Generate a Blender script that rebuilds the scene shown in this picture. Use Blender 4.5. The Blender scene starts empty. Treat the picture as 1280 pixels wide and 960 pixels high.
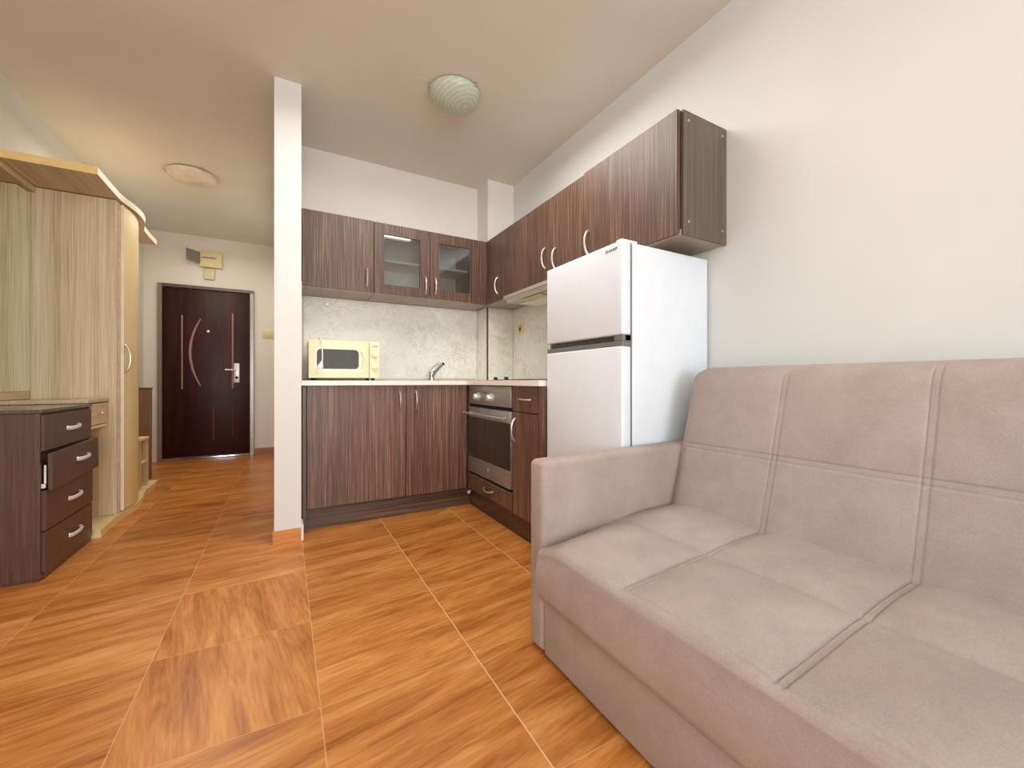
import bpy, bmesh, math, random
from mathutils import Vector, Matrix
random.seed(4)
scene = bpy.context.scene
COL = scene.collection
PI = math.pi

# ------------------------------------------------------------------ helpers
class MB:
    def __init__(self):
        self.bm = bmesh.new()
    def box(self, x0, x1, y0, y1, z0, z1, bev=0.0, seg=2, rot=None):
        c = Vector(((x0+x1)/2, (y0+y1)/2, (z0+z1)/2))
        m = Matrix.Translation(c) @ (rot if rot else Matrix.Identity(4)) @ Matrix.Diagonal((abs(x1-x0), abs(y1-y0), abs(z1-z0), 1))
        r = bmesh.ops.create_cube(self.bm, size=1, matrix=m)
        if bev > 0:
            es = list({e for v in r['verts'] for e in v.link_edges})
            bmesh.ops.bevel(self.bm, geom=es, offset=bev, segments=seg, profile=.5, affect='EDGES')
        return self
    def prism(self, pts, z0, z1, bev=0.0):
        bm = self.bm
        lo = [bm.verts.new((p[0], p[1], z0)) for p in pts]
        hi = [bm.verts.new((p[0], p[1], z1)) for p in pts]
        n = len(pts)
        fs = [bm.faces.new(lo[::-1]), bm.faces.new(hi)]
        for i in range(n):
            fs.append(bm.faces.new((lo[i], lo[(i+1) % n], hi[(i+1) % n], hi[i])))
        bmesh.ops.recalc_face_normals(bm, faces=fs)
        return self
    def tube(self, path, r, seg=10, flat=None):
        """tube along a path; r a number or a list; flat = (axis vector, factor) squashes the section"""
        bm = self.bm
        path = [Vector(p) for p in path]
        n = len(path)
        rs = r if isinstance(r, (list, tuple)) else [r]*n
        up = Vector((0, 0, 1))
        t0 = (path[1]-path[0]).normalized()
        if abs(t0.dot(up)) > .9: up = Vector((1, 0, 0))
        a = (up - t0*up.dot(t0)).normalized()
        rings = []
        for i in range(n):
            t = (path[min(i+1, n-1)]-path[max(i-1, 0)]).normalized()
            a = (a - t*a.dot(t)).normalized()
            b = t.cross(a)
            ring = []
            for k in range(seg):
                an = 2*PI*k/seg
                d = a*math.cos(an)*rs[i] + b*math.sin(an)*rs[i]
                if flat:
                    ax = Vector(flat[0]); d = d - ax*d.dot(ax)*(1-flat[1])
                ring.append(bm.verts.new(path[i]+d))
            rings.append(ring)
        fs = []
        for i in range(n-1):
            for k in range(seg):
                fs.append(bm.faces.new((rings[i][k], rings[i][(k+1) % seg], rings[i+1][(k+1) % seg], rings[i+1][k])))
        fs.append(bm.faces.new(rings[0][::-1])); fs.append(bm.faces.new(rings[-1]))
        bmesh.ops.recalc_face_normals(bm, faces=fs)
        return self
    def lathe(self, prof, c, axis='Z', seg=32):
        """prof: list of (radius, height along axis)"""
        bm = self.bm
        A = {'Z': (Vector((1, 0, 0)), Vector((0, 1, 0)), Vector((0, 0, 1))),
             'X': (Vector((0, 1, 0)), Vector((0, 0, 1)), Vector((1, 0, 0))),
             'Y': (Vector((0, 0, 1)), Vector((1, 0, 0)), Vector((0, 1, 0)))}[axis]
        c = Vector(c); rings = []
        for r, h in prof:
            if r < 1e-6:
                rings.append([bm.verts.new(c+A[2]*h)])
            else:
                rings.append([bm.verts.new(c+A[2]*h+A[0]*r*math.cos(2*PI*k/seg)+A[1]*r*math.sin(2*PI*k/seg)) for k in range(seg)])
        fs = []
        for p, q in zip(rings, rings[1:]):
            for k in range(seg):
                k2 = (k+1) % seg
                if len(p) == 1 and len(q) == 1: continue
                if len(p) == 1: fs.append(bm.faces.new((p[0], q[k2], q[k])))
                elif len(q) == 1: fs.append(bm.faces.new((p[k], p[k2], q[0])))
                else: fs.append(bm.faces.new((p[k], p[k2], q[k2], q[k])))
        for ring in (rings[0], rings[-1]):
            if len(ring) > 1: fs.append(bm.faces.new(ring))
        bmesh.ops.recalc_face_normals(bm, faces=fs)
        return self
    def grid(self, P, closed=False):
        """P: 2-D list of points"""
        bm = self.bm
        V = [[bm.verts.new(p) for p in row] for row in P]
        for i in range(len(V)-1):
            for j in range(len(V[0])-1):
                bm.faces.new((V[i][j], V[i+1][j], V[i+1][j+1], V[i][j+1]))
        return V
    def build(self, name, mat, parent=None, smooth=False, angle=None):
        me = bpy.data.meshes.new(name)
        self.bm.normal_update()
        if smooth:
            lim = math.radians(angle if angle else 40)
            for f in self.bm.faces: f.smooth = True
            for e in self.bm.edges:
                if len(e.link_faces) == 2 and e.calc_face_angle(0) > lim: e.smooth = False
        self.bm.to_mesh(me); self.bm.free()
        o = bpy.data.objects.new(name, me)
        COL.objects.link(o)
        me.materials.append(mat)
        attach(o, parent)
        return o

def attach(o, parent):
    if parent is None: return
    o.parent = parent
    inv = Matrix.Identity(4); p = parent
    chain = Matrix.Identity(4)
    while p is not None:
        chain = p.matrix_parent_inverse @ p.matrix_basis @ chain if p.parent else p.matrix_basis @ chain
        p = p.parent
    o.matrix_parent_inverse = chain.inverted()

def tag(o, label, cat, group=None, kind=None):
    o['label'] = label; o['category'] = cat
    if group: o['group'] = group
    if kind: o['kind'] = kind
    return o

def thing(name, loc, label, cat, group=None):
    o = bpy.data.objects.new(name, None); COL.objects.link(o)
    o.location = loc; o.empty_display_size = .1
    return tag(o, label, cat, group)

def struct(o, label=None):
    o['kind'] = 'structure'
    if label: o['label'] = label
    return o

# ------------------------------------------------------------------ materials
def lin(c):
    return tuple((x/12.92 if x <= .04045 else ((x+.055)/1.055)**2.4) for x in [v/255 for v in c]) + (1.0,)

class NT:
    def __init__(self, name, rough=.5, metal=0.0, spec=.5):
        self.m = bpy.data.materials.new(name); self.m.use_nodes = True
        self.t = self.m.node_tree; self.n = self.t.nodes
        self.b = self.n['Principled BSDF']
        self.b.inputs['Roughness'].default_value = rough
        self.b.inputs['Metallic'].default_value = metal
        self.b.inputs['Specular IOR Level'].default_value = spec
        self._co = None
    def L(self, a, b): self.t.links.new(a, b)
    def co(self):
        if not self._co: self._co = self.n.new('ShaderNodeTexCoord').outputs['Object']
        return self._co
    def map(self, scale=(1, 1, 1), loc=(0, 0, 0), rot=(0, 0, 0), src=None):
        k = self.n.new('ShaderNodeMapping'); k.inputs['Scale'].default_value = scale
        k.inputs['Location'].default_value = loc; k.inputs['Rotation'].default_value = rot
        self.L(src or self.co(), k.inputs['Vector']); return k.outputs[0]
    def noise(self, vec, scale=5, detail=4, rough=.55, dist=0.0):
        k = self.n.new('ShaderNodeTexNoise'); k.inputs['Scale'].default_value = scale
        k.inputs['Detail'].default_value = detail; k.inputs['Roughness'].default_value = rough
        k.inputs['Distortion'].default_value = dist
        self.L(vec, k.inputs['Vector']); return k.outputs['Fac']
    def ramp(self, fac, stops, interp='LINEAR'):
        k = self.n.new('ShaderNodeValToRGB'); cr = k.color_ramp; cr.interpolation = interp
        while len(cr.elements) < len(stops): cr.elements.new(.5)
        for e, (p, c) in zip(cr.elements, stops):
            e.position = p; e.color = c if len(c) == 4 else lin(c)
        self.L(fac, k.inputs['Fac']); return k.outputs['Color']
    def math(self, op, a, b=None, c=None):
        k = self.n.new('ShaderNodeMath'); k.operation = op
        for i, v in enumerate((a, b, c)):
            if v is None: continue
            if isinstance(v, (int, float)): k.inputs[i].default_value = v
            else: self.L(v, k.inputs[i])
        return k.outputs[0]
    def mix(self, fac, a, b, mode='MIX'):
        k = self.n.new('ShaderNodeMix'); k.data_type = 'RGBA'; k.blend_type = mode
        for s, v in (('Factor', fac), ('A', a), ('B', b)):
            i = [q for q in k.inputs if q.name == s and q.type == ('VALUE' if s == 'Factor' else 'RGBA')][0]
            if isinstance(v, (int, float)): i.default_value = v
            elif isinstance(v, tuple): i.default_value = v if len(v) == 4 else lin(v)
            else: self.L(v, i)
        return [q for q in k.outputs if q.type == 'RGBA'][0]
    def base(self, v):
        if isinstance(v, tuple): self.b.inputs['Base Color'].default_value = v if len(v) == 4 else lin(v)
        else: self.L(v, self.b.inputs['Base Color'])
    def bump(self, h, strength=.2, dist=.002):
        k = self.n.new('ShaderNodeBump'); k.inputs['Strength'].default_value = strength
        k.inputs['Distance'].default_value = dist
        self.L(h, k.inputs['Height']); self.L(k.outputs[0], self.b.inputs['Normal'])
    def rough(self, v): self.L(v, self.b.inputs['Roughness'])

def plain(name, c, rough=.5, metal=0.0, spec=.5, var=.03):
    k = NT(name, rough, metal, spec)
    f = k.noise(k.map(), 14, 3)
    d = tuple(max(0, int(v*(1-var))) for v in c); u = tuple(min(255, int(v*(1+var))) for v in c)
    k.base(k.ramp(f, [(.3, d), (.7, u)]))
    return k.m

def wall_paint(name, c, stain=None):
    k = NT(name, .85, 0, .25)
    f = k.noise(k.map(), 1.3, 3)
    d = tuple(int(v*.965) for v in c)
    col = k.ramp(f, [(.3, d), (.7, c)])
    if stain:
        g = k.n.new('ShaderNodeVectorMath'); g.operation = 'DISTANCE'
        k.L(k.co(), g.inputs[0]); g.inputs[1].default_value = stain
        col = k.mix(k.ramp(g.outputs['Value'], [(.0, (.55, .55, .55, 1)), (.09, (0, 0, 0, 1))]), col, (170, 150, 105))
    k.base(col)
    k.bump(k.noise(k.map(), 90, 5), .12, .003)
    return k.m

def wood(name, dark, mid, light, axis='Z', fine=170, coarse=26, rough=.42, spec=.45, contrast=1.0, bump=.05):
    """streaked laminate: the grain runs along `axis` of the object"""
    k = NT(name, rough, 0, spec)
    lo = .9
    def sc(f): return tuple(lo*f/60 if a == axis else f for a in 'XYZ')
    a = k.noise(k.map(sc(fine)), 1, 3, .6)
    b = k.noise(k.map(sc(coarse), (3.1, 1.7, 9.2)), 1, 4, .6)
    c = k.noise(k.map(sc(7), (7.1, 2.7, 1.2)), 1, 2, .5)
    f = k.math('ADD', k.math('ADD', k.math('MULTIPLY', a, .5), k.math('MULTIPLY', b, .38)), k.math('MULTIPLY', c, .12))
    s = .12/contrast
    k.base(k.ramp(f, [(.5-s, dark), (.5, mid), (.5+s, light)]))
    k.bump(a, bump, .001)
    return k.m

M = {}
M['wall'] = wall_paint('wall_paint', (227, 227, 223))
M['wall_kitchen'] = wall_paint('wall_paint_kitchen', (234, 227, 218), stain=(.165, 3.357, 2.03))
M['wall_hall'] = wall_paint('wall_paint_hall', (236, 226, 215))
M['ceiling'] = wall_paint('ceiling_paint', (232, 229, 217))
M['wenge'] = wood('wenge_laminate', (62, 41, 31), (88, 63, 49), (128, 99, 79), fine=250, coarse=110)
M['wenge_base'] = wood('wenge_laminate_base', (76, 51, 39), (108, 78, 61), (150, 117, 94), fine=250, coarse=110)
M['wenge_h'] = wood('wenge_laminate_flat_grain', (62, 45, 36), (84, 63, 50), (116, 92, 75), axis='Y', fine=130, coarse=22)
M['wenge_hx'] = wood('wenge_laminate_plinth', (62, 45, 36), (84, 63, 50), (116, 92, 75), axis='X', fine=130, coarse=22)
M['wenge_end'] = wood('wenge_end_panel', (80, 68, 58), (96, 84, 73), (118, 105, 93), contrast=.8)
M['wenge_under'] = wood('wenge_underside', (142, 128, 112), (158, 144, 127), (172, 158, 141), axis='Y', contrast=.8)
M['oak'] = wood('pale_oak_laminate', (188, 164, 124), (216, 197, 158), (234, 219, 184), fine=150, coarse=20)
M['oak_flat'] = wood('pale_oak_laminate_flat', (196, 170, 134), (214, 192, 156), (226, 206, 172), axis='Y', fine=90, coarse=16, rough=.38)
M['oak_top'] = wood('pale_oak_top', (196, 170, 134), (212, 188, 152), (226, 204, 172), axis='Y', fine=90, coarse=16, rough=.35)
M['cream_edge'] = plain('cream_edge_band', (238, 206, 138), .4)
M['cream'] = wood('cream_door_laminate', (230, 208, 150), (236, 214, 158), (242, 222, 168), contrast=.7, rough=.4)
M['white_edge'] = plain('white_edge_band', (240, 232, 212), .4)
M['brown_cabinet'] = wood('brown_cabinet_laminate', (112, 82, 58), (140, 106, 78), (160, 126, 96), contrast=.8)
M['chest'] = wood('dark_wenge_chest', (66, 45, 37), (88, 63, 53), (114, 87, 74), fine=300, coarse=160, rough=.36, contrast=.6)
M['chest_top'] = wood('dark_wenge_chest_top', (66, 52, 46), (84, 66, 58), (100, 82, 72), axis='Y', fine=240, coarse=60, rough=.14, spec=1.0, bump=.01)
M['dark_gap'] = plain('dark_recess', (20, 16, 14), .8)
M['steel'] = None
k = NT('brushed_steel', .42, .55)
k.base(k.ramp(k.noise(k.map((4, 4, 160)), 1, 3), [(.3, (158, 153, 147)), (.7, (182, 177, 171))])); M['steel'] = k.m
M['satin'] = plain('satin_nickel', (206, 194, 180), .34, .75)
M['chrome'] = plain('polished_chrome', (200, 200, 202), .12, 1.0)
M['silver'] = plain('bright_silver_handle', (232, 230, 226), .32, .3)
M['knob_white'] = plain('pale_knob', (226, 220, 212), .3, .4)
M['black'] = plain('black_plastic', (22, 21, 21), .4)
M['glass_dark'] = plain('dark_oven_glass', (58, 49, 43), .1, 0, .8, .06)
M['white_enamel'] = plain('white_fridge_enamel', (228, 234, 240), .3, 0, .5, .008)
M['fridge_grey'] = plain('fridge_grey_plastic', (112, 112, 112), .35)
M['fridge_grey_dark'] = plain('fridge_grip_recess', (62, 62, 63), .4)
M['logo_grey'] = plain('grey_lettering', (92, 90, 92), .4)
M['mw'] = plain('cream_microwave_plastic', (236, 228, 194), .35, 0, .5, .015)
M['mw_light'] = plain('pale_cream_microwave_trim', (242, 234, 196), .3)
M['mw_glass'] = plain('dark_microwave_glass', (78, 75, 71), .4, 0, .25)
M['white_plastic'] = plain('white_plastic', (236, 234, 228), .4)
M['beige_plastic'] = plain('beige_plastic', (226, 208, 150), .45)
M['pale_beige_plastic'] = plain('pale_beige_plastic', (216, 204, 168), .45)
M['grey_panel'] = plain('grey_metal_flap', (136, 130, 122), .5, .2)
M['hood'] = plain('hood_grey_enamel', (198, 192, 180), .4, .1)
M['hood_front'] = plain('hood_front_grey', (172, 166, 156), .4, .2)
M['yellow'] = plain('yellow_socket_plastic', (232, 212, 110), .4)
M['worktop'] = None
k = NT('pale_worktop', .35); k.base(k.ramp(k.noise(k.map(), 60, 5), [(.3, (236, 229, 212)), (.7, (247, 243, 232))])); M['worktop'] = k.m
M['cab_white'] = plain('cabinet_interior_white', (222, 220, 216), .6)
M['shelf_edge'] = plain('cabinet_shelf_beige', (232, 214, 192), .5)

# marbled splashback
k = NT('marble_splashback', .32, 0, .45)
v1 = k.noise(k.map(), 11, 8, .7, .7)
vein = k.math('ABSOLUTE', k.math('SUBTRACT', v1, .5))
v2 = k.noise(k.map((1, 1, 1), (5, 2, 3)), 3, 5, .6, .6)
veinmask = k.ramp(vein, [(0, (.5, .5, .5, 1)), (.03, (0, 0, 0, 1))])
col = k.ramp(v2, [(.3, (226, 224, 211)), (.55, (238, 236, 226)), (.75, (245, 244, 237))])
blot = k.ramp(k.noise(k.map((1, 1, 1), (1, 8, 4)), 4, 3), [(.4, (0, 0, 0, 1)), (.65, (1, 1, 1, 1))])
k.base(k.mix(k.math('MULTIPLY', veinmask, k.math('ADD', k.math('MULTIPLY', blot, .6), .25)), col, (150, 142, 118)))
M['marble'] = k.m

# wood-look floor tiles on a .47 m grid, each tile with its own grain offset, some laid across
k = NT('wood_look_floor_tiles', .3, 0, .4)
sx = k.n.new('ShaderNodeSeparateXYZ'); k.L(k.co(), sx.inputs[0])
TX, TY = .47, .4775
u = k.math('DIVIDE', k.math('SUBTRACT', sx.outputs[0], .09), TX)
v = k.math('DIVIDE', k.math('SUBTRACT', sx.outputs[1], 1.268), TY)
iu, iv = k.math('FLOOR', u), k.math('FLOOR', v)
fu, fv = k.math('FRACT', u), k.math('FRACT', v)
cmb = k.n.new('ShaderNodeCombineXYZ'); k.L(iu, cmb.inputs[0]); k.L(iv, cmb.inputs[1])
wn = k.n.new('ShaderNodeTexWhiteNoise'); wn.noise_dimensions = '3D'; k.L(cmb.outputs[0], wn.inputs['Vector'])
def inside(x, a, b): return k.math('MULTIPLY', k.math('GREATER_THAN', x, a), k.math('LESS_THAN', x, b))
cross = k.math('MULTIPLY', inside(iu, -1.5, -.5), inside(iv, -.5, 1.5))
offs = k.n.new('ShaderNodeVectorMath'); offs.operation = 'SCALE'; k.L(wn.outputs['Color'], offs.inputs[0]); offs.inputs['Scale'].default_value = 13
def gvec(rotz):
    mp = k.map((1, 1, 1), (0, 0, 0), (0, 0, rotz))
    ad = k.n.new('ShaderNodeVectorMath'); ad.operation = 'ADD'; k.L(mp, ad.inputs[0]); k.L(offs.outputs[0], ad.inputs[1])
    return ad.outputs[0]
ga, gb = gvec(math.radians(-9)), gvec(math.radians(81))
mixv = k.n.new('ShaderNodeMix'); mixv.data_type = 'VECTOR'
k.L(cross, mixv.inputs['Factor'])
vi = {q.name: q for q in mixv.inputs if q.type == 'VECTOR'}; k.L(ga, vi['A']); k.L(gb, vi['B'])
gv = [q for q in mixv.outputs if q.type == 'VECTOR'][0]
n1 = k.noise(k.map((2.2, 15, 1), src=gv), 1, 4, .55, .9)
n2 = k.noise(k.map((9, 95, 1), src=gv), 1, 3, .6, .3)
n3 = k.noise(k.map((1.1, 4.5, 1), src=gv), 1, 2, .5, .5)
f = k.math('ADD', k.math('ADD', k.math('MULTIPLY', n1, .5), k.math('MULTIPLY', n2, .28)), k.math('MULTIPLY', n3, .22))
col = k.ramp(f, [(.34, (132, 74, 28)), (.44, (178, 108, 45)), (.53, (200, 130, 62)), (.65, (219, 157, 90))])
tone = k.math('ADD', k.math('MULTIPLY', wn.outputs['Value'], .14), .93)
tcol = k.n.new('ShaderNodeCombineXYZ')
for i in range(3): k.L(tone, tcol.inputs[i])
col = k.mix(1.0, col, tcol.outputs[0], 'MULTIPLY')
def edge(fr, size, w_):
    d = k.math('MINIMUM', fr, k.math('SUBTRACT', 1, fr)); return k.math('LESS_THAN', d, w_/size)
right = k.math('MULTIPLY', k.math('GREATER_THAN', u, .5), .45)   # the joints towards the kitchen side are paler
gu = k.math('MULTIPLY', edge(fu, TX, .0019), k.math('ADD', right, .35))
gw = k.math('MULTIPLY', edge(fv, TY, .0013), .38)
g = k.math('MAXIMUM', gu, gw)
k.base(k.mix(g, col, (226, 192, 150)))
k.rough(k.math('ADD', k.math('MULTIPLY', n1, .2), .24))
k.bump(k.math('SUBTRACT', 1, g), .3, .001)
M['floor'] = k.m
k = NT('orange_skirting_tile', .35); k.base(k.ramp(k.noise(k.map((6, 6, 60)), 1, 4), [(.3, (186, 116, 56)), (.7, (214, 150, 84))])); M['skirt'] = k.m
k = NT('brown_skirting', .4); k.base(k.ramp(k.noise(k.map((6, 6, 60)), 1, 4), [(.3, (140, 94, 58)), (.7, (168, 120, 78))])); M['skirt_hall'] = k.m

# sofa fabric: dusty taupe microfibre, mottled nap
k = NT('taupe_microfibre', .95, 0, .1)
a = k.noise(k.map(), 5.5, 5, .65, .3); b = k.noise(k.map((1, 1, 1), (4, 4, 4)), 260, 3, .6)
f = k.math('ADD', k.math('MULTIPLY', a, .6), k.math('MULTIPLY', b, .4))
k.base(k.ramp(f, [(.32, (158, 143, 134)), (.5, (171, 156, 147)), (.68, (182, 168, 159))]))
k.b.inputs['Sheen Weight'].default_value = .08; k.b.inputs['Sheen Roughness'].default_value = .5
k.bump(b, .25, .0015)
M['sofa'] = k.m

# entry door: glossy dark mahogany
k = NT('mahogany_door', .4, 0, .25)
k.base(k.ramp(k.noise(k.map((22, 22, 1.2)), 1, 4), [(.3, (36, 6, 7)), (.55, (52, 12, 12)), (.75, (66, 20, 18))])); M['door'] = k.m
M['door_mould'] = plain('door_moulding_painted_sheen', (176, 132, 122), .25, .3)  # pinkish highlight on the mouldings is put into the colour
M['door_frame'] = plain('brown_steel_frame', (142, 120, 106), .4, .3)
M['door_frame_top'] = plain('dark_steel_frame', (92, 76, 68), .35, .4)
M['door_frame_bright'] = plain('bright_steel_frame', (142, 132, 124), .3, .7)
# lamps' frosted greenish glass with carved swirls
k = NT('frosted_green_glass', .35, 0, .5)
w = k.n.new('ShaderNodeTexWave'); w.wave_type = 'RINGS'; w.rings_direction = 'SPHERICAL'
w.inputs['Scale'].default_value = 14; w.inputs['Distortion'].default_value = 2.2; w.inputs['Detail'].default_value = 1; w.inputs['Detail Scale'].default_value = 6
k.L(k.map(loc=(-.96, -2.26, -2.5)), w.inputs['Vector'])
k.base(k.ramp(w.outputs['Fac'], [(.2, (186, 198, 178)), (.6, (196, 208, 188)), (.9, (204, 214, 196))]))
k.bump(w.outputs['Fac'], .25, .004); M['lamp'] = k.m
M['lamp_hall'] = plain('frosted_hall_glass', (226, 214, 194), .35, 0, .5, .05)
# mirror
k = NT('mirror_silvering', .02, 1.0); k.base((236, 239, 222)); M['mirror'] = k.m
# glazing of the wall cabinet doors: clear glass that lets the inside show and still reflects
k = NT('cabinet_glass', .04)
tr = k.n.new('ShaderNodeBsdfTransparent'); tr.inputs[0].default_value = (.80, .82, .82, 1)
gl = k.n.new('ShaderNodeBsdfGlossy'); gl.inputs['Roughness'].default_value = .06; gl.inputs[0].default_value = (.95, .97, .97, 1)
fr = k.n.new('ShaderNodeFresnel'); fr.inputs[0].default_value = 1.9
mx = k.n.new('ShaderNodeMixShader')
k.L(k.math('ADD', k.math('MULTIPLY', fr.outputs[0], .8), .06), mx.inputs[0]); k.L(tr.outputs[0], mx.inputs[1]); k.L(gl.outputs[0], mx.inputs[2])
k.L(mx.outputs[0], k.n['Material Output'].inputs['Surface']); M['glass'] = k.m

# ------------------------------------------------------------------ room shell
H = 2.642; XR = 1.769; XL = -1.385; YK = 3.357; YD = 6.05; YB = -5.0; PX0, PX1, PY = -.048, .088, 2.668
def sbox(name, mat, *a, **kw): return struct(MB().box(*a, **kw).build(name, mat))
sbox('floor', M['floor'], XL-.15, XR+.15, YB-.15, YD+.15, -.1, 0)
sbox('ceiling', M['ceiling'], XL-.15, XR+.15, YB-.15, YD+.15, H, H+.1)
mb = MB()      # left wall; opening added well behind the camera to let in side light
LY0, LY1, LZ0, LZ1 = -3.6, -.7, .75, 2.25
mb.box(XL-.15, XL, YB, LY0, 0, H); mb.box(XL-.15, XL, LY1, YD, 0, H); mb.box(XL-.15, XL, LY0, LY1, 0, LZ0); mb.box(XL-.15, XL, LY0, LY1, LZ1, H)
struct(mb.build('wall_left', M['wall']))
mb = MB()
for y in (LY0, (LY0+LY1)/2-.03, LY1-.06): mb.box(XL-.11, XL-.05, y, y+.06, LZ0, LZ1)
mb.box(XL-.11, XL-.05, LY0, LY1, LZ0, LZ0+.06); mb.box(XL-.11, XL-.05, LY0, LY1, LZ1-.06, LZ1)
struct(mb.build('window_2_added', M['white_plastic']))  # frame of the unseen window added for light from the left
sbox('wall_right', M['wall'], XR, XR+.15, YB, YK, 0, H)
sbox('wall_kitchen', M['wall_kitchen'], PX1, XR+.15, YK, YK+.12, 0, H)
sbox('wall_pillar', M['wall_kitchen'], 1.518, XR, 3.145, YK, 0, H)
sbox('wall_partition', M['wall'], PX0, PX1, PY, YD, 0, H)
sbox('wall_hall', M['wall_hall'], XL-.15, PX1, YD, YD+.15, 0, H)
mb = MB()      # wall behind the camera round the balcony opening
OX0, OX1, OZ0, OZ1 = -1.2, 1.5, .02, 2.3
mb.box(XL-.15, OX0, YB-.15, YB, 0, H); mb.box(OX1, XR+.15, YB-.15, YB, 0, H); mb.box(OX0, OX1, YB-.15, YB, OZ1, H); mb.box(OX0, OX1, YB-.15, YB, 0, OZ0)
struct(mb.build('wall_window_side', M['wall']))
mb = MB()
for x in (OX0, (OX0+OX1)/2-.03, OX1-.06): mb.box(x, x+.06, YB-.1, YB-.04, OZ0, OZ1)
mb.box(OX0, OX1, YB-.1, YB-.04, OZ1-.06, OZ1); mb.box(OX0, OX1, YB-.1, YB-.04, OZ0, OZ0+.06)
struct(mb.build('window_1', M['white_plastic']))
mb = MB(); mb.box(PX0-.009, PX1-.001, PY-.009, PY, 0, .073, .001)
mb.box(PX0-.009, PX0, PY, YD-.01, 0, .073)
struct(mb.build('baseboard_partition', M['skirt']))
mb = MB(); mb.box(PX1-.001, PX1+.011, PY-.012, PY+.10, 0, .09, .001)
struct(mb.build('trim_1', M['white_plastic']))
mb = MB(); mb.box(-.322, PX0-.01, YD-.012, YD, 0, .08, .001)
struct(mb.build('baseboard_hall', M['skirt_hall']))

# entry door ------------------------------------------------------
FX0, FX1, FT = -1.256, -.328, 2.045
LX0, LX1 = -1.214, -.372
dr = struct(MB().box(LX0, LX1, YD-.018, YD-.002, .03, 2.005, .004).build('door_1', M['door'], smooth=True),
            'dark mahogany entry door with curved mouldings at the end of the hall')
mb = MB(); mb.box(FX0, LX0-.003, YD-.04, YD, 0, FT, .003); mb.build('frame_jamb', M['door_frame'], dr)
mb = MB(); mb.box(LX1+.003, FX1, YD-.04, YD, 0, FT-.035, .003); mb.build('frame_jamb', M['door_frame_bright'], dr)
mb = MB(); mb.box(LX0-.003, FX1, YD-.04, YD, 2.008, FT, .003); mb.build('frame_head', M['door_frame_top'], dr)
mb = MB(); mb.box(LX0, LX1, YD-.045, YD, 0, .026, .004); mb.build('threshold', M['chrome'], dr, smooth=True)
M['door_mould_dark'] = plain('door_moulding_dark', (104, 54, 48), .3, .1)  # same mouldings, without the painted highlight
def mould(path, r=.011, m='door_mould'): MB().tube(path, r, 8).build('moulding', M[m], dr, smooth=True)
ym = YD-.019
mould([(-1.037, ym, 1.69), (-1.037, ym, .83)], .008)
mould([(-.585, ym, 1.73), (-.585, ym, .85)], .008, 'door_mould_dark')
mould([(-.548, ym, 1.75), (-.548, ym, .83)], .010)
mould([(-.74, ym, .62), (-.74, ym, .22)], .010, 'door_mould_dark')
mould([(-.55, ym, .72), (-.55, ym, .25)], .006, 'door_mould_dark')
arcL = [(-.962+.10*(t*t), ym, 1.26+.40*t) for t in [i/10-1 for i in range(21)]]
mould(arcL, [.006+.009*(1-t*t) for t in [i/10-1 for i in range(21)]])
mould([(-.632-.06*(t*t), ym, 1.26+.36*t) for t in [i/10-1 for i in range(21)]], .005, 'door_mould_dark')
hp = MB().box(-.535, -.478, YD-.028, YD-.016, .905, 1.14, .004).build('handle_plate', M['silver'], dr, smooth=True)
MB().tube([(-.515, YD-.03, 1.06), (-.515, YD-.065, 1.06), (-.53, YD-.072, 1.06), (-.62, YD-.07, 1.058)], .009, 8).build('lever', M['silver'], hp, smooth=True)
MB().lathe([(.016, 0), (.016, -.012), (.010, -.016)], (-.506, YD-.028, .965), 'Y', 16).build('key_cylinder', M['dark_gap'], hp, smooth=True)
MB().lathe([(.014, 0), (.014, -.010), (.006, -.014)], (-.79, YD-.018, 1.515), 'Y', 16).build('peephole', M['silver'], dr, smooth=True)

# ------------------------------------------------------------------ things in the hall
t = thing('fuse_box', (-.755, YD, 2.39), 'beige fuse box with open grey flap above the dark entry door', 'fuse box')
MB().box(-.872, -.648, YD-.06, YD, 2.275, 2.465, .01).build('housing', M['beige_plastic'], t, smooth=True)
MB().box(-.858, -.70, YD-.066, YD-.058, 2.365, 2.408, .003).build('switch_window', M['pale_beige_plastic'], t)
MB().box(-.845, -.71, YD-.069, YD-.065, 2.380, 2.388).build('switch_row', M['dark_gap'], t)
f0 = Vector((-.866, YD-.062, 0)); f1 = Vector((-.972, YD-.19, 0)); n = Vector((-(f1-f0).y, (f1-f0).x, 0)).normalized()*.006
MB().prism([f0, f1, f1+n, f0+n], 2.31, 2.44).build('open_flap', M['grey_panel'], t)
t = thing('doorbell_chime', (-.77, YD, 2.19), 'small pale square chime box between the fuse box and the door', 'doorbell')
MB().box(-.835, -.725, YD-.035, YD+.0005, 2.135, 2.262, .008).build('cover', M['pale_beige_plastic'], t, smooth=True)
MB().box(-.825, -.735, YD-.038, YD-.034, 2.145, 2.152).build('slot', M['beige_plastic'], t)
t = thing('light_switch', (-.17, YD, 1.51), 'beige light switch on the wall right of the entry door', 'light switch')
MB().box(-.235, -.115, YD-.012, YD, 1.465, 1.56, .004).build('switch_plate', M['beige_plastic'], t, smooth=True)
MB().box(-.205, -.145, YD-.018, YD-.011, 1.485, 1.54, .003).build('rocker', M['pale_beige_plastic'], t, smooth=True)

# brown board beyond the wardrobe
t = thing('wood_panel', (-1.24, 5.09, 0), 'narrow brown wooden panel with dark top edge standing behind the low wardrobe shelves', 'panel')
MB().box(XL+.004, -1.105, 5.07, 5.11, .0, .842, .002).build('board', M['brown_cabinet'], t)
MB().box(XL+.004, -1.100, 5.066, 5.114, .842, .86, .003).build('top_edge', plain('dark_top_edge', (104, 76, 56), .45), t)

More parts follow.
